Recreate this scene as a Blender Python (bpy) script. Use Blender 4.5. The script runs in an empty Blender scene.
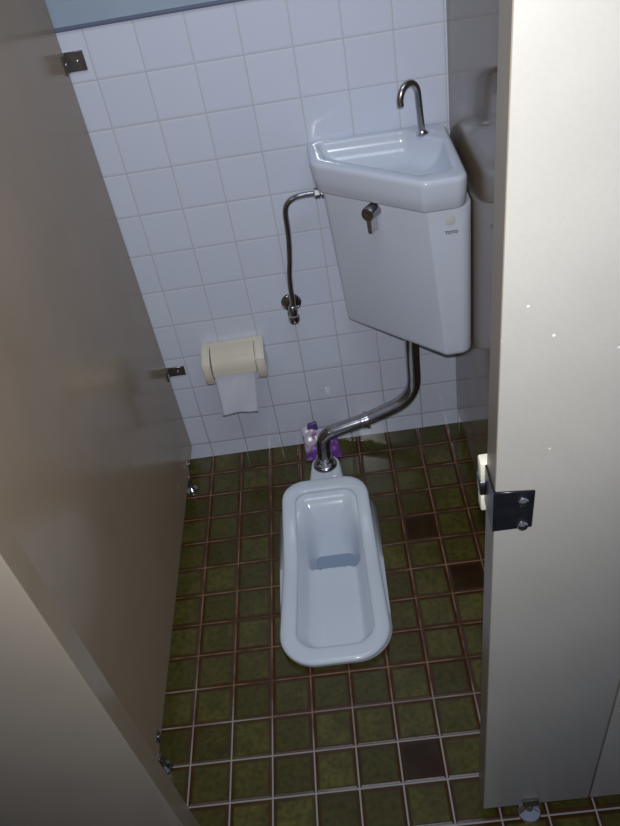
import bpy, bmesh, math
from mathutils import Vector, Matrix
from mathutils.kdtree import KDTree

SC = bpy.context.scene
COL = SC.collection
PI = math.pi

# ------------------------------------------------------------------ helpers
def link(name, bm, mat, parent=None, smooth=True, angle=40, label=None):
    me = bpy.data.meshes.new(name)
    bmesh.ops.recalc_face_normals(bm, faces=bm.faces[:])
    bm.to_mesh(me)
    bm.free()
    if smooth:
        me.polygons.foreach_set('use_smooth', [True] * len(me.polygons))
        me.set_sharp_from_angle(angle=math.radians(angle))
    o = bpy.data.objects.new(name, me)
    if mat:
        me.materials.append(mat)
    COL.objects.link(o)
    if parent:
        o.parent = parent
        o.matrix_parent_inverse = Matrix.Translation(-parent.location)
    if label:
        o['label'] = label
    return o


def thing(name, label, cat, loc, group=None):
    o = bpy.data.objects.new(name, None)
    o.empty_display_size = 0.05
    COL.objects.link(o)
    o.location = loc
    o['label'] = label
    o['category'] = cat
    if group:
        o['group'] = group
    return o


def struct(name, bm, mat, label=None, cat=None, smooth=False):
    o = link(name, bm, mat, smooth=smooth)
    o['kind'] = 'structure'
    if label:
        o['label'] = label
    if cat:
        o['category'] = cat
    return o


def box(bm, lo, hi, bevel=0.0, seg=2):
    r = bmesh.ops.create_cube(bm, size=1.0)
    vs = r['verts']
    for v in vs:
        v.co = Vector([lo[i] + (v.co[i] + .5) * (hi[i] - lo[i]) for i in range(3)])
    if bevel:
        es = list({e for v in vs for e in v.link_edges})
        bmesh.ops.bevel(bm, geom=es, offset=bevel, segments=seg, affect='EDGES', profile=.5)


def hexa(bm, pts, bevel=0.0, seg=2):
    """8 points: bottom four then top four, same winding."""
    vs = [bm.verts.new(p) for p in pts]
    for q in ((3, 2, 1, 0), (4, 5, 6, 7), (0, 1, 5, 4), (1, 2, 6, 5), (2, 3, 7, 6), (3, 0, 4, 7)):
        bm.faces.new([vs[i] for i in q])
    if bevel:
        es = list({e for v in vs for e in v.link_edges})
        bmesh.ops.bevel(bm, geom=es, offset=bevel, segments=seg, affect='EDGES', profile=.5)


def rpoly(corners, seg=8, per_side=1):
    """corners: (x, y, r) -> rounded outline; extra points per straight side."""
    n = len(corners)
    arcs = []
    for i in range(n):
        x, y, r = corners[i]
        p = Vector((x, y))
        a = (Vector(corners[i - 1][:2]) - p).normalized()
        b = (Vector(corners[(i + 1) % n][:2]) - p).normalized()
        ang = a.angle(b)
        d = r / math.tan(ang / 2)
        c = p + (a + b).normalized() * (r / math.sin(ang / 2))
        s = p + a * d
        e = p + b * d
        a0 = math.atan2(s.y - c.y, s.x - c.x)
        a1 = math.atan2(e.y - c.y, e.x - c.x)
        da = (a1 - a0 + PI) % (2 * PI) - PI
        arcs.append([Vector((c.x + r * math.cos(a0 + da * k / seg), c.y + r * math.sin(a0 + da * k / seg)))
                     for k in range(seg + 1)])
    out = []
    for i in range(n):
        out += arcs[i]
        p, q = arcs[i][-1], arcs[(i + 1) % n][0]
        for k in range(1, per_side):
            out.append(p.lerp(q, k / per_side))
    return out


def inset(pts, d):
    """move every outline point inward by d (outline is a simple convex-ish loop)"""
    n = len(pts)
    area = sum(pts[i - 1].x * pts[i].y - pts[i].x * pts[i - 1].y for i in range(n))
    s = 1 if area > 0 else -1
    out = []
    for i in range(n):
        t = (pts[(i + 1) % n] - pts[i - 1])
        if t.length < 1e-9:
            t = pts[(i + 1) % n] - pts[i]
        t.normalize()
        out.append(pts[i] + Vector((-t.y, t.x)) * d * s)
    return out


def loft(bm, rings, cap0=True, cap1=True):
    vr = [[bm.verts.new(p) for p in ring] for ring in rings]
    n = len(vr[0])
    for a, b in zip(vr, vr[1:]):
        for i in range(n):
            j = (i + 1) % n
            bm.faces.new((a[i], a[j], b[j], b[i]))
    if cap0:
        bm.faces.new(vr[0][::-1])
    if cap1:
        bm.faces.new(vr[-1])
    return vr


def r3(pts, z):
    return [Vector((p.x, p.y, z)) for p in pts]


def frame(d):
    d = Vector(d).normalized()
    up = Vector((0, 0, 1)) if abs(d.z) < .95 else Vector((1, 0, 0))
    u = d.cross(up).normalized()
    return u, d.cross(u).normalized(), d


def lathe(bm, origin, axis, prof, n=32):
    """prof: list of (distance along axis, radius); closes the ends"""
    u, v, d = frame(axis)
    o = Vector(origin)
    rings = []
    for h, r in prof:
        r = max(r, 1e-5)
        rings.append([o + d * h + (u * math.cos(2 * PI * k / n) + v * math.sin(2 * PI * k / n)) * r for k in range(n)])
    loft(bm, rings)


def spline(pts, sub=10):
    P = [Vector(p) for p in pts]
    P = [P[0] * 2 - P[1]] + P + [P[-1] * 2 - P[-2]]
    out = []
    for i in range(1, len(P) - 2):
        a, b, c, d = P[i - 1], P[i], P[i + 1], P[i + 2]
        for k in range(sub):
            t = k / sub
            out.append(.5 * ((2 * b) + (c - a) * t + (2 * a - 5 * b + 4 * c - d) * t * t + (3 * b - a - 3 * c + d) * t ** 3))
    out.append(P[-2])
    return out


def fillet(pts, rad, seg=8):
    """polyline with corner radii -> smooth path"""
    P = [Vector(p) for p in pts]
    out = [P[0]]
    for i in range(1, len(P) - 1):
        a = (P[i - 1] - P[i])
        b = (P[i + 1] - P[i])
        r = rad[i - 1] if isinstance(rad, (list, tuple)) else rad
        ang = a.angle(b)
        d = min(r / math.tan(ang / 2), a.length * .49, b.length * .49)
        s = P[i] + a.normalized() * d
        e = P[i] + b.normalized() * d
        for k in range(seg + 1):
            t = k / seg
            out.append(s * (1 - t) ** 2 + P[i] * 2 * t * (1 - t) + e * t * t)
    out.append(P[-1])
    return out


def tube(bm, path, rad, n=20):
    t0 = (path[1] - path[0]).normalized()
    u, v, _ = frame(t0)
    rings = []
    for i, p in enumerate(path):
        t = (path[min(i + 1, len(path) - 1)] - path[max(i - 1, 0)]).normalized()
        u = (u - t * u.dot(t)).normalized()
        v = t.cross(u)
        r = rad(i / (len(path) - 1)) if callable(rad) else rad
        rings.append([p + (u * math.cos(2 * PI * k / n) + v * math.sin(2 * PI * k / n)) * r for k in range(n)])
    loft(bm, rings)


def sm(a, b, x):
    t = min(1, max(0, (x - a) / (b - a)))
    return t * t * (3 - 2 * t)


# ---------------------------------------------------------------- materials
def srgb(r, g, b):
    f = lambda c: (c / 255 / 12.92) if c / 255 <= .04045 else ((c / 255 + .055) / 1.055) ** 2.4
    return (f(r), f(g), f(b), 1)


class NT:
    def __init__(self, name):
        self.m = bpy.data.materials.new(name)
        self.m.use_nodes = True
        self.t = self.m.node_tree
        self.b = self.t.nodes['Principled BSDF']

    def n(self, kind, **kw):
        nd = self.t.nodes.new(kind)
        for k, v in kw.items():
            setattr(nd, k, v)
        return nd

    def put(self, sock, v):
        if isinstance(v, (int, float, tuple, list)):
            sock.default_value = v
        else:
            self.t.links.new(v, sock)

    def math(self, op, a, b=None, c=None, clamp=False):
        nd = self.n('ShaderNodeMath', operation=op, use_clamp=clamp)
        self.put(nd.inputs[0], a)
        if b is not None:
            self.put(nd.inputs[1], b)
        if c is not None:
            self.put(nd.inputs[2], c)
        return nd.outputs[0]

    def ramp(self, x, a, b, lo=0.0, hi=1.0):
        nd = self.n('ShaderNodeMapRange', interpolation_type='SMOOTHSTEP')
        self.put(nd.inputs[0], x)
        for i, q in enumerate((a, b, lo, hi)):
            self.put(nd.inputs[i + 1], q)
        return nd.outputs[0]

    def mix(self, f, a, b, mode='MIX'):
        nd = self.n('ShaderNodeMix', data_type='RGBA', blend_type=mode)
        self.put(nd.inputs[0], f)
        self.put(nd.inputs[6], a)
        self.put(nd.inputs[7], b)
        return nd.outputs[2]

    def noise(self, scale, detail=3, vec=None, rough=.55):
        nd = self.n('ShaderNodeTexNoise')
        nd.inputs['Scale'].default_value = scale
        nd.inputs['Detail'].default_value = detail
        nd.inputs['Roughness'].default_value = rough
        self.put(nd.inputs['Vector'], vec if vec is not None else self.coord())
        return nd.outputs[0]

    def coord(self):
        return self.n('ShaderNodeTexCoord').outputs['Object']

    def xyz(self):
        s = self.n('ShaderNodeSeparateXYZ')
        self.t.links.new(self.coord(), s.inputs[0])
        return s.outputs

    def comb(self, x, y, z=0.0):
        c = self.n('ShaderNodeCombineXYZ')
        self.put(c.inputs[0], x)
        self.put(c.inputs[1], y)
        self.put(c.inputs[2], z)
        return c.outputs[0]

    def set(self, **kw):
        for k, v in kw.items():
            self.put(self.b.inputs[k.replace('_', ' ')], v)

    def bump(self, h, strength=.3, dist=.002):
        nd = self.n('ShaderNodeBump')
        nd.inputs['Strength'].default_value = strength
        nd.inputs['Distance'].default_value = dist
        self.put(nd.inputs['Height'], h)
        self.t.links.new(nd.outputs[0], self.b.inputs['Normal'])


def plain(name, col, rough=.4, metal=0.0, spec=.5, coat=0.0, var=0.04, scale=8):
    t = NT(name)
    if var:
        k = t.noise(scale, 4)
        c = t.mix(t.ramp(k, .3, .7), tuple(x * (1 - var) for x in col[:3]) + (1,), tuple(min(1, x * (1 + var)) for x in col[:3]) + (1,))
        t.set(Base_Color=c)
    else:
        t.set(Base_Color=col)
    t.set(Roughness=rough, Metallic=metal)
    t.b.inputs['Specular IOR Level'].default_value = spec
    t.b.inputs['Coat Weight'].default_value = coat
    return t.m


WP, WZ = 0.12064, 0.06142           # wall tile pitch and height of its lowest row joint
FX, FY = 0.02123, 0.08859           # floor joints


def wall_tile_mat():
    t = NT('white_wall_tile')
    x, y, z = t.xyz()
    u = t.math('DIVIDE', x, WP)
    v = t.math('DIVIDE', t.math('SUBTRACT', z, WZ), WP)
    dx = t.math('MULTIPLY', t.math('PINGPONG', u, .5), WP)
    dz = t.math('MULTIPLY', t.math('PINGPONG', v, .5), WP)
    d = t.math('MINIMUM', dx, dz)
    g = t.ramp(d, .0010, .0017, 1, 0)
    wn = t.n('ShaderNodeTexWhiteNoise', noise_dimensions='2D')
    t.put(wn.inputs['Vector'], t.comb(t.math('FLOOR', u), t.math('FLOOR', v)))
    base = t.mix(wn.outputs[0], srgb(205, 212, 229), srgb(209, 215, 231))
    grout = t.mix(t.ramp(z, .0, .5), srgb(150, 146, 144), srgb(186, 187, 192))
    t.set(Base_Color=t.mix(g, base, grout), Roughness=t.math('MULTIPLY_ADD', g, .5, .09))
    hgt = t.ramp(d, .0008, .0055)
    nz = t.noise(9, 1)
    t.bump(t.math('ADD', hgt, t.math('MULTIPLY', nz, .25)), .4, .0016)
    return t.m


def floor_tile_mat():
    t = NT('olive_floor_tile')
    x, y, z = t.xyz()
    u = t.math('DIVIDE', t.math('SUBTRACT', x, FX), .1)
    v = t.math('DIVIDE', t.math('ADD', y, FY), .1)
    dx = t.math('MULTIPLY', t.math('PINGPONG', u, .5), .1)
    dy = t.math('MULTIPLY', t.math('PINGPONG', v, .5), .1)
    n1 = t.noise(70, 3)
    n2 = t.noise(14, 4)
    n3 = t.noise(3.0, 3)
    d0 = t.math('MINIMUM', dx, dy)
    d = t.math('ADD', d0, t.math('MULTIPLY', t.math('SUBTRACT', n1, .5), .0022))
    cu, cv = t.math('FLOOR', u), t.math('FLOOR', v)
    wn = t.n('ShaderNodeTexWhiteNoise', noise_dimensions='2D')
    t.put(wn.inputs['Vector'], t.comb(cu, cv))
    rnd = wn.outputs[0]
    olive = t.mix(rnd, srgb(64, 59, 24), srgb(94, 89, 42))
    olive = t.mix(t.ramp(n2, .35, .7), olive, srgb(72, 68, 33))
    olive = t.mix(t.math('MULTIPLY', t.ramp(n1, .35, .75), .5), olive, srgb(36, 30, 11))
    # the few tiles fired brown
    msk = None
    for (a, b, w) in ((7, -4, .9), (8, -6, 1.0), (6, -11, 1.0), (1, -10, .45), (3, -2, .25)):
        q = t.math('MULTIPLY', t.math('MULTIPLY', t.math('COMPARE', cu, float(a), .2), t.math('COMPARE', cv, float(b), .2)), w)
        msk = q if msk is None else t.math('ADD', msk, q)
    olive = t.mix(t.math('MULTIPLY', msk, t.ramp(n2, .25, .6, .75, 1)), olive, srgb(46, 27, 12))
    # brown edge where the glaze runs thin, wider toward the stained middle of the floor
    edge = t.ramp(d, .0075, .0135, 1, 0)
    olive = t.mix(t.math('MULTIPLY', edge, t.ramp(n3, .3, .6, .55, .95)), olive, srgb(64, 38, 20))
    g = t.ramp(d0, .0011, .0024, 1, 0)
    clean = t.ramp(t.math('ADD', y, t.math('MULTIPLY', t.math('SUBTRACT', n3, .5), .9)), -1.14, -.86, 1, 0)
    gcol = t.mix(clean, t.mix(t.ramp(n2, .35, .65), srgb(78, 50, 34), srgb(140, 108, 80)), srgb(152, 148, 146))
    t.set(Base_Color=t.mix(g, olive, gcol), Roughness=t.math('MULTIPLY_ADD', g, .35, .2))
    t.b.inputs['Specular IOR Level'].default_value = .4
    t.bump(t.math('ADD', t.ramp(d0, .001, .009), t.math('MULTIPLY', n2, .35)), .5, .0022)
    return t.m


def laminate(name, col, rough=.16, spots=False):
    t = NT(name)
    k = t.noise(3.5, 5)
    f = t.noise(160, 2)
    c = t.mix(t.ramp(k, .3, .7), tuple(q * .95 for q in col[:3]) + (1,), tuple(q * 1.05 for q in col[:3]) + (1,))
    c = t.mix(t.math('MULTIPLY', t.ramp(f, .4, .7), .10), c, tuple(q * .75 for q in col[:3]) + (1,))
    if spots:
        vo = t.n('ShaderNodeTexVoronoi')
        vo.inputs['Scale'].default_value = 34
        t.put(vo.inputs['Vector'], t.coord())
        thr = t.ramp(t.noise(2.2, 2), .4, .7, .0, .075)
        s = t.math('LESS_THAN', vo.outputs['Distance'], thr)
        c = t.mix(t.math('MULTIPLY', s, .55), c, srgb(246, 244, 238))
    t.set(Base_Color=c, Roughness=t.ramp(t.noise(5, 4), .3, .75, rough, rough + .1))
    t.b.inputs['Specular IOR Level'].default_value = .27
    t.bump(t.noise(2.5, 1), .06, .004)
    return t.m


def packet_mat():
    t = NT('printed_purple_film')
    x, y, z = t.xyz()
    n = t.noise(38, 3)
    n2 = t.noise(70, 3)
    # white face upper left, purple lower right, pink and lilac print on the white
    d = t.math('ADD', t.math('MULTIPLY', t.math('SUBTRACT', x, .448), .9), t.math('MULTIPLY', t.math('SUBTRACT', .062, z), 1.0))
    d = t.math('ADD', d, t.math('MULTIPLY', t.math('SUBTRACT', n, .5), .03))
    white = t.mix(t.ramp(n2, .52, .62), srgb(196, 186, 202), srgb(150, 104, 156))
    c = t.mix(t.ramp(d, .03, .045), white, srgb(120, 70, 158))
    c = t.mix(t.ramp(n, .62, .7), c, srgb(150, 124, 176))
    t.set(Base_Color=c, Roughness=.25)
    return t.m


M = {}
M['wall_tile'] = wall_tile_mat()
M['floor_tile'] = floor_tile_mat()
M['paint'] = plain('blue_grey_paint', srgb(150, 166, 184), .5)
M['trim'] = plain('blue_edge_trim', srgb(96, 104, 128), .35)
M['porcelain'] = plain('white_porcelain', srgb(202, 209, 223), .13, spec=.5, coat=0, var=.012, scale=4)
M['bowl'] = plain('toilet_porcelain', srgb(210, 219, 231), .15, spec=.5, coat=0, var=.02, scale=5)
M['tank'] = plain('tank_porcelain', srgb(208, 215, 230), .2, var=.012, scale=4)
M['chrome'] = plain('worn_chrome', (.42, .41, .42, 1), .16, metal=1.0, var=.1, scale=30)
M['bright_chrome'] = plain('bright_chrome', (.62, .62, .64, 1), .14, metal=1.0, var=.06, scale=30)
M['steel'] = plain('brushed_steel', (.46, .44, .43, 1), .24, metal=1.0, var=.08, scale=30)
M['dull_metal'] = plain('dull_steel', (.30, .28, .27, 1), .3, metal=1.0, var=.15, scale=60)
M['black_metal'] = plain('black_strike_metal', srgb(34, 34, 42), .3, metal=.4, var=.2, scale=60)
M['cream'] = plain('cream_plastic', srgb(214, 208, 192), .28, var=.02)
M['cream_cover'] = plain('cream_cover_plastic', srgb(206, 199, 182), .32, var=.02)
M['catch'] = plain('ivory_catch_plastic', srgb(232, 228, 208), .3, var=.03)
M['paper'] = plain('white_tissue', srgb(228, 232, 246), .9, var=.03, scale=60)
M['dark'] = plain('dark_gap', srgb(30, 30, 34), .7)
M['badge'] = plain('grey_badge', srgb(204, 206, 202), .4, var=.02)
M['ink'] = plain('blue_black_ink', srgb(40, 48, 66), .5, var=0)
M['film'] = packet_mat()
M['purple'] = plain('deep_purple_film', srgb(84, 62, 122), .3, var=.2, scale=60)
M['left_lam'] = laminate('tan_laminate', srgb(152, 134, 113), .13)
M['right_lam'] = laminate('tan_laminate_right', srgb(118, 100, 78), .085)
M['front_lam'] = laminate('cream_laminate', srgb(166, 163, 156), .3, spots=True)
M['post_lam'] = laminate('tan_post_laminate', srgb(168, 156, 140), .18)
M['edge_shade_gloss'] = plain('glossy_edge_shade', srgb(138, 124, 106), .22, spec=.3)  # left post's edge face, its shade mixed into the tan
M['edge'] = plain('tan_edge_shade', srgb(128, 117, 102), .35)  # right post's edge face, dim light put into the colour


def water_mat():
    t = NT('still_water')
    t.set(Base_Color=srgb(158, 174, 198), Roughness=.03)
    t.b.inputs['Transmission Weight'].default_value = .25
    t.b.inputs['IOR'].default_value = 1.33
    return t.m


M['water'] = water_mat()

# -------------------------------------------------------------- room shell
LX = .060            # left partition, stall side
RX = .964            # right partition, stall side

# toilet outlines are needed for the floor opening
SEG = 12
base_o = rpoly([(.346, -.866, .098), (.646, -.866, .098), (.652, -.272, .075), (.347, -.272, .075)], SEG, 28)
rim_o = rpoly([(.340, -.874, .100), (.645, -.874, .100), (.630, -.284, .078), (.375, -.284, .070)], SEG, 28)
rim_i = rpoly([(.390, -.824, .056), (.599, -.824, .056), (.593, -.334, .040), (.414, -.334, .034)], SEG, 28)

bm = bmesh.new()
hole = inset(base_o, .012)
hv = [bm.verts.new((p.x, p.y, 0)) for p in hole]
ov = [bm.verts.new(p) for p in ((-1.6, -2.9, 0), (2.6, -2.9, 0), (2.6, 0, 0), (-1.6, 0, 0))]
es = [bm.edges.new((hv[i - 1], hv[i])) for i in range(len(hv))] + [bm.edges.new((ov[i - 1], ov[i])) for i in range(4)]
bmesh.ops.triangle_fill(bm, use_beauty=True, use_dissolve=False, edges=es)
for f in bm.faces:
    f.normal_update()
    if f.normal.z < 0:
        f.normal_flip()
me_ok = bm
o = struct('floor', bm, M['floor_tile'], 'dark olive glazed square floor tiles with brown and pale joints')

ZT = WZ + WP * 11    # top of the tiling
bm = bmesh.new()
box(bm, (-1.6, 0, 0), (2.6, .10, ZT - .002))
struct('wall_back', bm, M['wall_tile'], 'white square wall tiles on the back wall')
bm = bmesh.new()
box(bm, (-1.6, .004, ZT + .005), (2.6, .10, 2.6))
struct('wall_back_upper', bm, M['paint'], 'blue grey painted wall above the white tiles')
bm = bmesh.new()
box(bm, (-1.6, -.006, ZT - .003), (2.6, .10, ZT + .006), .003, 2)
struct('trim_1', bm, M['trim'], 'blue edge strip along the top of the tiles')

# ---------------------------------------------------------- left partition
def stud_foot(parent, x, y, side=1, zt=.06):
    """floor disc with a stem reaching the underside of a panel"""
    bm = bmesh.new()
    lathe(bm, (x, y, 0), (0, 0, 1), [(0, .023), (.004, .023), (.010, .019), (.016, .012), (.02, .009), (zt, .009)], 24)
    return link('foot', bm, M['chrome'], parent, label='small chrome floor foot')


def angle_bracket(parent, z, h=.040, panel=LX, arm=.044):
    b = bmesh.new()
    box(b, (panel - .001, -.005, z - h / 2), (panel + arm, -.0005, z + h / 2), .001, 1)
    box(b, (panel + .0003, -.030, z - h / 2), (panel + .0045, -.0005, z + h / 2), .001, 1)
    br = link('wall_bracket', b, M['dull_metal'], parent, label='dull metal angle bracket')
    for px, ax, py in ((panel + arm * .6, (0, -1, 0), -.005), (panel + .0045, (1, 0, 0), -.02)):
        s = bmesh.new()
        lathe(s, (px, py, z), ax, [(-.001, .004), (.0015, .004), (.003, .002)], 12)
        link('screw', s, M['bright_chrome'], br)
    return br


t = thing('toilet_partition', 'long tan laminate partition panel along the left side of the stall', 'partition', (LX - .015, -.62, 0))
bm = bmesh.new()
hexa(bm, [(LX - .032, -1.246, .060), (LX, -1.246, .060), (LX, -.004, .060), (LX - .032, -.004, .060),
          (LX - .032, -1.246, 1.86), (LX, -1.246, 1.86), (LX, -.004, 1.86), (LX - .032, -.004, 1.86)], .0015, 1)
link('panel', bm, M['left_lam'], t)
angle_bracket(t, 1.318, .046, arm=.047)
angle_bracket(t, .378, .034, arm=.055)
for y in (-.152, -1.088):
    stud_foot(t, LX - .004, y)
    b = bmesh.new()
    box(b, (LX - .001, y + .020, .070), (LX + .003, y + .046, .098), .001, 1)
    lathe(b, (LX + .003, y + .034, .085), (1, 0, 0), [(0, .005), (.003, .005), (.005, .003)], 12)
    link('foot_clip', b, M['dull_metal'], t, label='dull metal clip')

# ---------------------------------------------------------- right partition
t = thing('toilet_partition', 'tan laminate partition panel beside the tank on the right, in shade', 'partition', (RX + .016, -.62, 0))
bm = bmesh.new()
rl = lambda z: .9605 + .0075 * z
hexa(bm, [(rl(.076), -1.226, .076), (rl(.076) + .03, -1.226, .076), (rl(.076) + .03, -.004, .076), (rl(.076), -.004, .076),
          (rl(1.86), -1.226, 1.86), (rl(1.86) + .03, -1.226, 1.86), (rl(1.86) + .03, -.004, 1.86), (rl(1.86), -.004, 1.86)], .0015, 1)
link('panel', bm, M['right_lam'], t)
stud_foot(t, RX + .014, -.80, zt=.076)

# ------------------------------------------------------------ left pilaster
def lean_panel(x0, x1, y0, y1, z0, z1, k0, k1, mat, parent, bev=.0025):
    """upright panel whose sides lean by k metres per metre of height"""
    b = bmesh.new()
    xl = lambda z: x0 + k0 * (z - .05)
    xr = lambda z: x1 + k1 * (z - .05)
    hexa(b, [(xl(z0), y0, z0), (xr(z0), y0, z0), (xr(z0), y1, z0), (xl(z0), y1, z0),
             (xl(z1), y0, z1), (xr(z1), y0, z1), (xr(z1), y1, z1), (xl(z1), y1, z1)], bev, 2)
    return link('panel', b, mat, parent)


t = thing('stall_pilaster', 'tan laminate front post panel at the lower left, closest to the viewer', 'pilaster', (.05, -1.26, 0))
lean_panel(-.62, .166, -1.302, -1.250, .040, 1.86, 0, -.037, M['post_lam'], t, .003)
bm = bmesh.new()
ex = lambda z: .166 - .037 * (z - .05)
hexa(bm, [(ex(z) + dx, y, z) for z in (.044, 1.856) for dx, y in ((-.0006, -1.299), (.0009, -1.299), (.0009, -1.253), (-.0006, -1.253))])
link('edge_shade', bm, M['edge_shade_gloss'], t, label='darker tan strip, painted shade of the edge face')  # added thin strip, darkens the side face as shade would
stud_foot(t, .03, -1.26)

# ----------------------------------------------------------- right pilaster
t = thing('stall_pilaster', 'cream laminate front post panel on the right with a black strike plate', 'pilaster', (.89, -1.255, 0))
lean_panel(.784, 1.004, -1.280, -1.228, .044, 1.86, .0225, .045, M['front_lam'], t, .002)
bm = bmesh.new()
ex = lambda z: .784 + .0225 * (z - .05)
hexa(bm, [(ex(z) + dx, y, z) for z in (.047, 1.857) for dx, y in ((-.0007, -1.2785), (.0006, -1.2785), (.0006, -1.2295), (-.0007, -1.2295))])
link('edge_shade', bm, M['edge'], t, label='darker tan strip, painted shade of the edge face')  # added strip; its darker colour stands for the side face's shade
bm = bmesh.new()
lathe(bm, (.882, -1.276, 0), (0, 0, 1), [(0, .026), (.003, .026), (.008, .022), (.014, .013), (.018, .009), (.044, .009)], 28)
link('foot', bm, M['bright_chrome'], t, label='round chrome floor foot')
bm = bmesh.new()
box(bm, (.866, -1.2855, .044), (.899, -1.2795, .071), .0012, 1)
link('foot_clip', bm, M['dull_metal'], t, label='dull metal clip')
sx = .8055
bm = bmesh.new()
hexa(bm, [(sx - .0015, -1.2835, .938), (.8565, -1.2835, .938), (.8565, -1.2795, .938), (sx - .0015, -1.2795, .938),
          (sx - .0005, -1.2835, 1.016), (.8590, -1.2835, 1.010), (.8590, -1.2795, 1.010), (sx - .0005, -1.2795, 1.016)], .0012, 1)
hexa(bm, [(sx - .0045, -1.2835, .938), (sx - .0008, -1.2835, .938), (sx - .0008, -1.226, .945), (sx - .0045, -1.226, .945),
          (sx - .0030, -1.2835, 1.016), (sx + .0008, -1.2835, 1.016), (sx + .0008, -1.226, 1.016), (sx - .0030, -1.226, 1.016)], .0008, 1)
sp = link('strike_plate', bm, M['black_metal'], t, label='black metal strike plate')
for z in (.993, .945):
    b = bmesh.new()
    lathe(b, (.8425, -1.2835, z), (0, -1, 0), [(-.001, .0085), (.001, .0085), (.004, .007), (.0055, .003)], 20)
    link('screw', b, M['bright_chrome'], sp)
bm = bmesh.new()
box(bm, (.7945, -1.229, .955), (.826, -1.203, .983), .003, 2)
lk = link('latch_keeper', bm, M['chrome'], t, label='metal keeper bar between ivory blocks')
for za, zb in ((.922, .956), (.982, 1.018)):
    bm = bmesh.new()
    box(bm, (.796, -1.228, za), (.828, -1.206, zb), .003, 2)
    link('keeper_block', bm, M['catch'], lk, label='ivory plastic keeper block')

# neighbouring door, right of the pilaster
t = thing('stall_door', 'cream laminate door edge at the far lower right, beyond a dark joint line', 'door', (1.3, -1.26, 0))
lean_panel(1.0075, 1.62, -1.280, -1.244, .044, 1.86, .045, 0, M['front_lam'], t, .002)

# ------------------------------------------------------------- the toilet
def H(y):
    return .030 + .078 * sm(-.57, -.31, y)


t = thing('squat_toilet', 'white porcelain squat toilet set into the olive tiled floor', 'toilet', (.5, -.57, 0))
cx, cy = .503, -.517
rings = [r3(inset(base_o, .012), -.14), r3(inset(base_o, .011), -.001), r3(inset(base_o, .001), -.0), r3(base_o, .004)]
side = []
for k in (0.5, 1.0):
    side.append([Vector((b.x + (r.x - b.x) * k, b.y + (r.y - b.y) * k, .004 + (H(r.y) - .020) * k)) for b, r in zip(inset(base_o, .004), inset(rim_o, .005))])
rings += side
hr = lambda pts, dz: [Vector((p.x, p.y, H(p.y) + dz)) for p in pts]
rings += [hr(inset(rim_o, .0008), -.0130), hr(rim_o, -.0095), hr(inset(rim_o, .0012), -.0055), hr(inset(rim_o, .0045), -.0022), hr(inset(rim_o, .010), -.0005),
          hr(inset(rim_o, .018), .0004)]
rings += [hr(inset(rim_i, -.010), .0), hr(inset(rim_i, -.004), -.0012), hr(inset(rim_i, -.001), -.004), hr(rim_i, -.008)]
# slight undercut of the rolled edge
ri2 = inset(rim_i, -.003)
rings.append(hr(ri2, -.014))


def floor_z(x, y):
    plate = -.026 + .006 * sm(-.60, -.83, y)
    ax = abs(x - .508)
    well = sm(.082, .050, ax) * sm(-.527, -.515, y) * sm(-.390, -.460, y)
    far = .085 * sm(-.455, -.335, y)
    side_fill = .010 * sm(.05, .10, ax)
    return plate + far + side_fill - .085 * well


NR = 110
kd = KDTree(len(ri2) * 8)
for i in range(len(ri2)):
    for m in range(8):
        p = ri2[i - 1].lerp(ri2[i], m / 8)
        kd.insert((p.x, p.y, 0), i * 8 + m)
kd.balance()
for k in range(1, NR):
    s = 1 - (k / NR)
    ring = []
    for p in ri2:
        v = Vector((p.x - cx, p.y - cy))
        q = Vector((cx, cy)) + v * s
        d = kd.find((q.x, q.y, 0))[2]
        e = H(p.y) - .014
        zf = floor_z(q.x, q.y)
        w = sm(0, .034 + .065 * sm(-.47, -.37, q.y), d) ** .7
        ring.append(Vector((q.x, q.y, e + (zf - e) * w)))
    rings.append(ring)
bm = bmesh.new()
loft(bm, rings, cap0=False, cap1=True)
tb = link('bowl', bm, M['bowl'], t, angle=70)
bm = bmesh.new()
wp = rpoly([(.425, -.530, .02), (.592, -.530, .02), (.580, -.42, .03), (.437, -.42, .03)], 8)
f = bm.faces.new([bm.verts.new((p.x, p.y, -.080)) for p in wp])
link('water', bm, M['water'], t, label='shallow blue grey water in the drain well')
# inlet neck behind the hood
bm = bmesh.new()
nk0 = rpoly([(.438, -.31, .006), (.570, -.31, .006), (.556, -.120, .040), (.460, -.120, .040)], 8)
rr = [r3(nk0, 0)]
nk1 = rpoly([(.440, -.31, .006), (.568, -.31, .006), (.551, -.117, .039), (.465, -.117, .039)], 8)
rr += [r3(nk1, .032), r3(inset(nk1, .002), .040), r3(inset(nk1, .007), .044), r3(inset(nk1, .016), .0455)]
loft(bm, rr)
link('inlet_neck', bm, M['bowl'], t)

# --------------------------------------------------------------- the tank
t = thing('toilet_tank', 'white corner toilet tank with a hand basin top and steel spout', 'toilet tank', (.8, -.12, .5))
top = rpoly([(.624, -.003, .006), (.625, -.126, .028), (.860, -.322, .014), (.966, -.322, .034), (.966, -.003, .006)], 8)
bot = rpoly([(.645, -.003, .006), (.645, -.064, .018), (.890, -.306, .014), (.963, -.306, .034), (.963, -.003, .006)], 8)
mixr = lambda a, b, k: [p.lerp(q, k) for p, q in zip(a, b)]
bm = bmesh.new()
rr = [r3(inset(bot, .014), .5145), r3(inset(bot, .005), .516), r3(inset(bot, .0012), .5205), r3(bot, .528)]
for k in range(1, 9):
    rr.append(r3(mixr(bot, top, k / 8), .528 + (.947 - .528) * k / 8))
rr += [r3(inset(top, .001), .9505), r3(inset(top, .004), .9525), r3(inset(top, .020), .9530), r3(inset(top, .021), .960)]
loft(bm, rr)
link('tank_body', bm, M['tank'], t)

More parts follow.
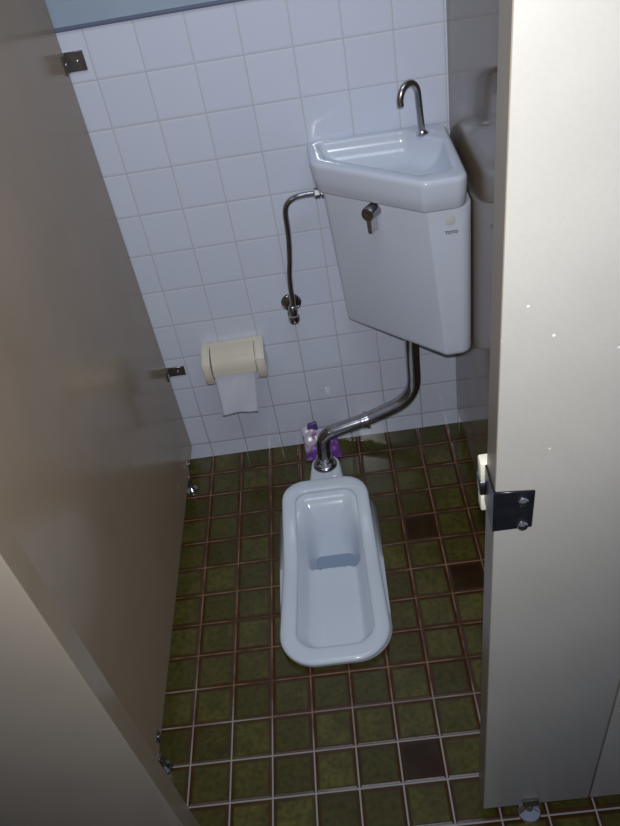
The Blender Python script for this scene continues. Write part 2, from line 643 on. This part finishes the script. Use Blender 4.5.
so = rpoly([(.598, -.002, .010), (.603, -.138, .045), (.850, -.346, .026), (.953, -.346, .030), (.955, -.036, .012), (.925, -.002, .014)], 10)
sb = rpoly([(.606, -.002, .010), (.611, -.136, .043), (.850, -.338, .024), (.951, -.338, .030), (.954, -.036, .012), (.925, -.002, .014)], 10)
si = rpoly([(.626, -.026, .016), (.640, -.120, .026), (.848, -.302, .018), (.926, -.297, .022), (.930, -.128, .030), (.850, -.030, .030)], 10)
cen = Vector((.835, -.150))
bm = bmesh.new()
rr = [r3(inset(sb, .02), .9565), r3(inset(sb, .002), .9565), r3(sb, .959), r3(mixr(sb, so, .5), .990), r3(so, 1.022), r3(inset(so, .0012), 1.0295),
      r3(inset(so, .0045), 1.0335), r3(inset(so, .009), 1.0350)]
rr += [r3(inset(si, -.006), 1.0350), r3(inset(si, -.002), 1.0338), r3(si, 1.0305)]
for k in range(1, 15):
    a = k / 14
    s = 1 - .62 * a ** 1.6
    rr.append(r3([cen + (p - cen) * s for p in si], 1.0305 - .062 * math.sin(a * PI / 2) ** .9))
loft(bm, rr)
link('hand_basin', bm, M['porcelain'], t, angle=60)

bm = bmesh.new()
fb = Vector((.890, -.066, 1.035))
hd = Vector((-.80, -.60, 0)).normalized()
ft = fb + Vector((0, 0, 0.098)) + hd * .007
path = [fb + Vector((0, 0, -.004)), fb + Vector((0, 0, .02)) + hd * .0015, fb + Vector((0, 0, .06)) + hd * .0045, ft]
for k in range(1, 17):
    a = PI * k / 16
    path.append(ft + hd * .030 * (1 - math.cos(a)) + Vector((0, 0, .036 * math.sin(a))))
path.append(path[-1] + Vector((0, 0, -.008)) - hd * .001)
tube(bm, path, .0085, 20)
fc = link('faucet_spout', bm, M['steel'], t, label='curved steel spout')
bm = bmesh.new()
lathe(bm, fb, (0, 0, 1), [(-.002, .016), (.002, .016), (.004, .0135), (.007, .0105), (.009, .009)], 24)
link('escutcheon', bm, M['bright_chrome'], fc)

# flush lever on the slanted front
nrm = Vector((-.632, -.775, 0))
hb = Vector((.744, -.2245, .931))
bm = bmesh.new()
lathe(bm, hb, nrm, [(-.006, .0185), (.004, .0185), (.006, .0180), (.030, .0180), (.034, .016), (.0345, .012), (.033, .0115), (.033, .0065), (.0345, .006), (.0345, 0)], 28)
lv = link('flush_lever', bm, M['chrome'], t, label='chrome flush lever')
bm = bmesh.new()
u = Vector((0, 0, 1)).cross(nrm).normalized()
o0 = hb + nrm * .013
pts = []
for z, w in ((-.052, .0062), (-.008, .0075)):
    for a, b in ((-1, -1), (1, -1), (1, 1), (-1, 1)):
        pts.append(o0 + u * w * a + nrm * .0125 * (b if b < 0 else 1.35) + Vector((0, 0, z)))
hexa(bm, pts, .002, 2)
link('lever_arm', bm, M['bright_chrome'], lv)

bm = bmesh.new()
lathe(bm, (.911, -.3212, .921), (0, -1, 0), [(-.001, .0125), (.0012, .0125), (.0018, .011), (.0018, 0)], 28)
link('round_badge', bm, M['badge'], t, label='round pale grey badge')
cu = bpy.data.curves.new('lettering', 'FONT')
cu.body = 'TOTO'
cu.size = .0108
cu.offset = .0002
cu.extrude = .0003
cu.align_x = 'CENTER'
tmp = bpy.data.objects.new('lettering', cu)
COL.objects.link(tmp)
bpy.context.view_layer.update()
me = bpy.data.meshes.new_from_object(tmp.evaluated_get(bpy.context.evaluated_depsgraph_get()))
bpy.data.objects.remove(tmp)
me.materials.clear()
me.materials.append(M['ink'])
lo = bpy.data.objects.new('lettering', me)
COL.objects.link(lo)
lo.parent = t
lo.matrix_parent_inverse = Matrix.Translation(-t.location)
lo.location = (.913, -.3215, .886)
lo.rotation_euler = (PI / 2, 0, 0)
lo['label'] = 'small dark maker lettering'

# ------------------------------------------------------------ flush pipe
t = thing('flush_pipe', 'thick bent chrome flush pipe from the tank down to the toilet neck', 'pipe', (.508, -.165, .046))
bm = bmesh.new()
path = fillet([(.818, -.135, .5145), (.814, -.135, .250), (.650, -.150, .197), (.515, -.163, .174), (.507, -.166, .060)], [.11, .3, .052], 14)
tube(bm, path, .0212, 24)
fp = link('pipe', bm, M['chrome'], t)
d = (Vector((.515, -.163, .174)) - Vector((.650, -.150, .197))).normalized()
bm = bmesh.new()
lathe(bm, Vector((.664, -.1487, .1985)), d, [(0, .0215), (.001, .0270), (.011, .0270), (.013, .0232), (.022, .0232), (.024, .0215)], 28)
link('coupling_ring', bm, M['chrome'], t)
bm = bmesh.new()
lathe(bm, (.507, -.166, .0455), (0, 0, 1), [(0, .038), (.004, .038), (.010, .033), (.012, .029), (.026, .029), (.029, .0255), (.036, .0255), (.038, .0215)], 32)
link('flange', bm, M['chrome'], t, label='stepped chrome flange')

# ----------------------------------------------------------- supply pipe
SUPPLY = [(.626, -.060, .920), (.606, -.058, .919), (.577, -.056, .9185), (.550, -.056, .915), (.531, -.056, .905), (.521, -.056, .890), (.517, -.056, .868), (.516, -.056, .832), (.513, -.056, .79), (.506, -.056, .735), (.498, -.056, .689), (.494, -.056, .64), (.493, -.056, .606), (.491, -.055, .575)]
t = thing('supply_pipe', 'thin bent chrome water supply pipe left of the tank', 'pipe', (.52, -.055, .60))
bm = bmesh.new()
tube(bm, spline(SUPPLY, 8), .0078, 16)
link('pipe', bm, M['chrome'], t)
bm = bmesh.new()
lathe(bm, (.6265, -.060, .920), (-1, 0, -.02), [(0, .0145), (.007, .0145), (.009, .0105), (.012, .0135), (.024, .0135), (.027, .009)], 6)
link('connector_nut', bm, M['bright_chrome'], t)

t = thing('stop_valve', 'chrome stop valve with a round wall flange under the thin supply pipe', 'valve', (.486, 0, .566))
bm = bmesh.new()
lathe(bm, (.484, -.0005, .566), (0, -1, 0), [(0, .030), (.003, .030), (.007, .026), (.010, .014), (.011, .0105), (.055, .0105), (.060, .012)], 32)
link('wall_flange', bm, M['chrome'], t)
bm = bmesh.new()
lathe(bm, (.490, -.055, .588), (-.04, -.16, -1), [(0, .010), (.004, .0125), (.018, .0135), (.024, .0125), (.030, .0125), (.033, .0170), (.046, .0170), (.054, .013), (.057, .006), (.0575, 0)], 24)
link('valve_body', bm, M['chrome'], t)

# ------------------------------------------------- toilet paper holder
t = thing('paper_holder', 'cream plastic toilet paper holder on the tiled wall', 'toilet paper holder', (.284, 0, .42))
for x0, x1 in ((.189, .213), (.352, .379)):
    bm = bmesh.new()
    prof = [(0, .366), (0, .468), (-.024, .469), (-.085, .447), (-.091, .438), (-.089, .376), (-.082, .366)]
    a = [bm.verts.new((x0, y - .0005, z)) for y, z in prof]
    b = [bm.verts.new((x1, y - .0005, z)) for y, z in prof]
    bm.faces.new(a)
    bm.faces.new(b[::-1])
    for i in range(len(prof)):
        j = (i + 1) % len(prof)
        bm.faces.new((a[i], a[j], b[j], b[i]))
    bmesh.ops.bevel(bm, geom=bm.edges[:], offset=.004, segments=3, affect='EDGES')
    link('side_arm', bm, M['cream'], t)
bm = bmesh.new()
box(bm, (.205, -.022, .400), (.360, -.0005, .4685), .003, 2)
link('back_plate', bm, M['cream'], t)
bm = bmesh.new()
prof = spline([(-.0235, .466), (-.042, .458), (-.062, .442), (-.077, .419), (-.0835, .394)], 6)
prof = [(p.x, p.y) for p in [Vector(q) for q in prof]]
n = len(prof)
outl = prof + [(y + .004, z - .003) for y, z in prof[::-1]]
for_x = (.2160, .3490)
a = [bm.verts.new((for_x[0], y, z)) for y, z in outl]
b = [bm.verts.new((for_x[1], y, z)) for y, z in outl]
for i in range(len(outl)):
    j = (i + 1) % len(outl)
    bm.faces.new((a[i], a[j], b[j], b[i]))
for i in range(n - 1):
    j = len(outl) - 1 - i
    bm.faces.new((a[i], a[i + 1], a[j - 1], a[j]))
    bm.faces.new((b[i], b[i + 1], b[j - 1], b[j]))
link('cover_flap', bm, M['cream_cover'], t)

t = thing('toilet_paper_roll', 'white toilet paper roll in the cream holder with its loose end hanging', 'toilet paper', (.28, -.05, .39))
bm = bmesh.new()
lathe(bm, (.2155, -.046, .405), (1, 0, 0), [(0, .026), (.001, .0285), (.132, .0285), (.133, .026)], 32)
link('roll', bm, M['paper'], t)
bm = bmesh.new()
NX, NZ = 14, 22
grid = []
for j in range(NZ + 1):
    v = j / NZ
    row = []
    for i in range(NX + 1):
        uu = i / NX
        xl = .2165 - .012 * v
        xr = .3470 - .030 * v
        x = xl + (xr - xl) * uu
        z = .405 - .190 * v - .006 * sm(.75, 1, v) * sm(.8, 1, uu) + .003 * math.sin(uu * 5) * sm(.8, 1, v)
        y = -.0765 + .020 * v + .003 * math.sin(uu * 7 + v * 4) * v
        y += .010 * sm(.72, 1, uu) * v
        row.append(bm.verts.new((x, y, z)))
    grid.append(row)
for j in range(NZ):
    for i in range(NX):
        bm.faces.new((grid[j][i], grid[j][i + 1], grid[j + 1][i + 1], grid[j + 1][i]))
sh = link('hanging_sheet', bm, M['paper'], t)
md = sh.modifiers.new('thickness', 'SOLIDIFY')
md.thickness = .0012

# -------------------------------------------------------- purple packet
t = thing('tissue_packet', 'crumpled purple and white plastic packet on the floor behind the pipe', 'packet', (.50, -.06, 0))
bm = bmesh.new()
NX, NZ = 18, 14
fr, bk = [], []
for j in range(NZ + 1):
    v = j / NZ
    ra, rb = [], []
    for i in range(NX + 1):
        uu = i / NX
        x = .444 + (.562 - .444) * uu - .004 * v * (1 - uu) - .010 * v * uu
        z = .001 + (.098 - .012 * uu + .005 * math.sin(uu * 9)) * v
        th = .013 * (math.sin(PI * uu) * math.sin(PI * min(1, v * .9 + .08))) ** .6
        w = .0025 * math.sin(uu * 17 + v * 5) + .002 * math.sin(v * 21 - uu * 8)
        yc = -.088 + .052 * v
        ra.append(bm.verts.new((x, yc - th + w, z)))
        rb.append(bm.verts.new((x, yc + th * .6 + w + .0015, z)))
    fr.append(ra)
    bk.append(rb)
for j in range(NZ):
    for i in range(NX):
        bm.faces.new((fr[j][i], fr[j][i + 1], fr[j + 1][i + 1], fr[j + 1][i]))
        bm.faces.new((bk[j][i + 1], bk[j][i], bk[j + 1][i], bk[j + 1][i + 1]))
for j in range(NZ):
    bm.faces.new((bk[j][0], fr[j][0], fr[j + 1][0], bk[j + 1][0]))
    bm.faces.new((fr[j][NX], bk[j][NX], bk[j + 1][NX], fr[j + 1][NX]))
for i in range(NX):
    bm.faces.new((bk[0][i], bk[0][i + 1], fr[0][i + 1], fr[0][i]))
    bm.faces.new((fr[NZ][i], fr[NZ][i + 1], bk[NZ][i + 1], bk[NZ][i]))
link('pouch', bm, M['film'], t, angle=80)
bm = bmesh.new()
hexa(bm, [(.458, -.045, .088), (.496, -.043, .090), (.496, -.026, .090), (.458, -.028, .088),
          (.463, -.036, .112), (.493, -.033, .116), (.492, -.024, .116), (.464, -.026, .112)], .003, 2)
link('folded_flap', bm, M['purple'], t, label='deep purple folded flap')

# ------------------------------------------------------------- camera
cam = bpy.data.cameras.new('camera')
co = bpy.data.objects.new('camera', cam)
COL.objects.link(co)
f_px, tilt, roll, yaw = 796.30617, 0.87795, -0.19032, 0.08046
R = Matrix.Rotation(yaw, 3, 'Z') @ Matrix.Rotation(tilt, 3, 'X') @ Matrix.Rotation(roll, 3, 'Z')
co.matrix_world = Matrix.Translation((0.63968, -2.02478, 1.81756)) @ R.to_4x4()
cam.sensor_fit = 'VERTICAL'
cam.sensor_height = 24
cam.lens = 24 * f_px / 826
cam.clip_start = .01
SC.camera = co

# ------------------------------------------------------------- lights
def lamp(name, kind, loc, energy, color, **kw):
    d = bpy.data.lights.new(name, kind)
    d.energy = energy
    d.color = color
    for k, v in kw.items():
        setattr(d, k, v)
    ob = bpy.data.objects.new(name, d)
    COL.objects.link(ob)
    ob.location = loc
    return ob


fl = lamp('camera_flash', 'SPOT', co.matrix_world @ Vector((.0, .055, .01)), 66, (.97, .98, 1), spot_size=math.radians(118), spot_blend=1.0, shadow_soft_size=.012)
aim = co.matrix_world @ Vector((-.02, .20, -1)) - fl.location
fl.rotation_euler = aim.to_track_quat('-Z', 'Y').to_euler()

ce = lamp('ceiling_lamp', 'AREA', (.75, -1.0, 2.75), 9, (.80, .89, 1), shape='RECTANGLE', size=1.2, size_y=.5)

w = bpy.data.worlds.new('world')
SC.world = w
w.use_nodes = True
bg = w.node_tree.nodes['Background']
bg.inputs[0].default_value = (.62, .72, 1, 1)
bg.inputs[1].default_value = .2

SC.view_settings.view_transform = 'Standard'
SC.view_settings.look = 'None'
SC.view_settings.exposure = 0
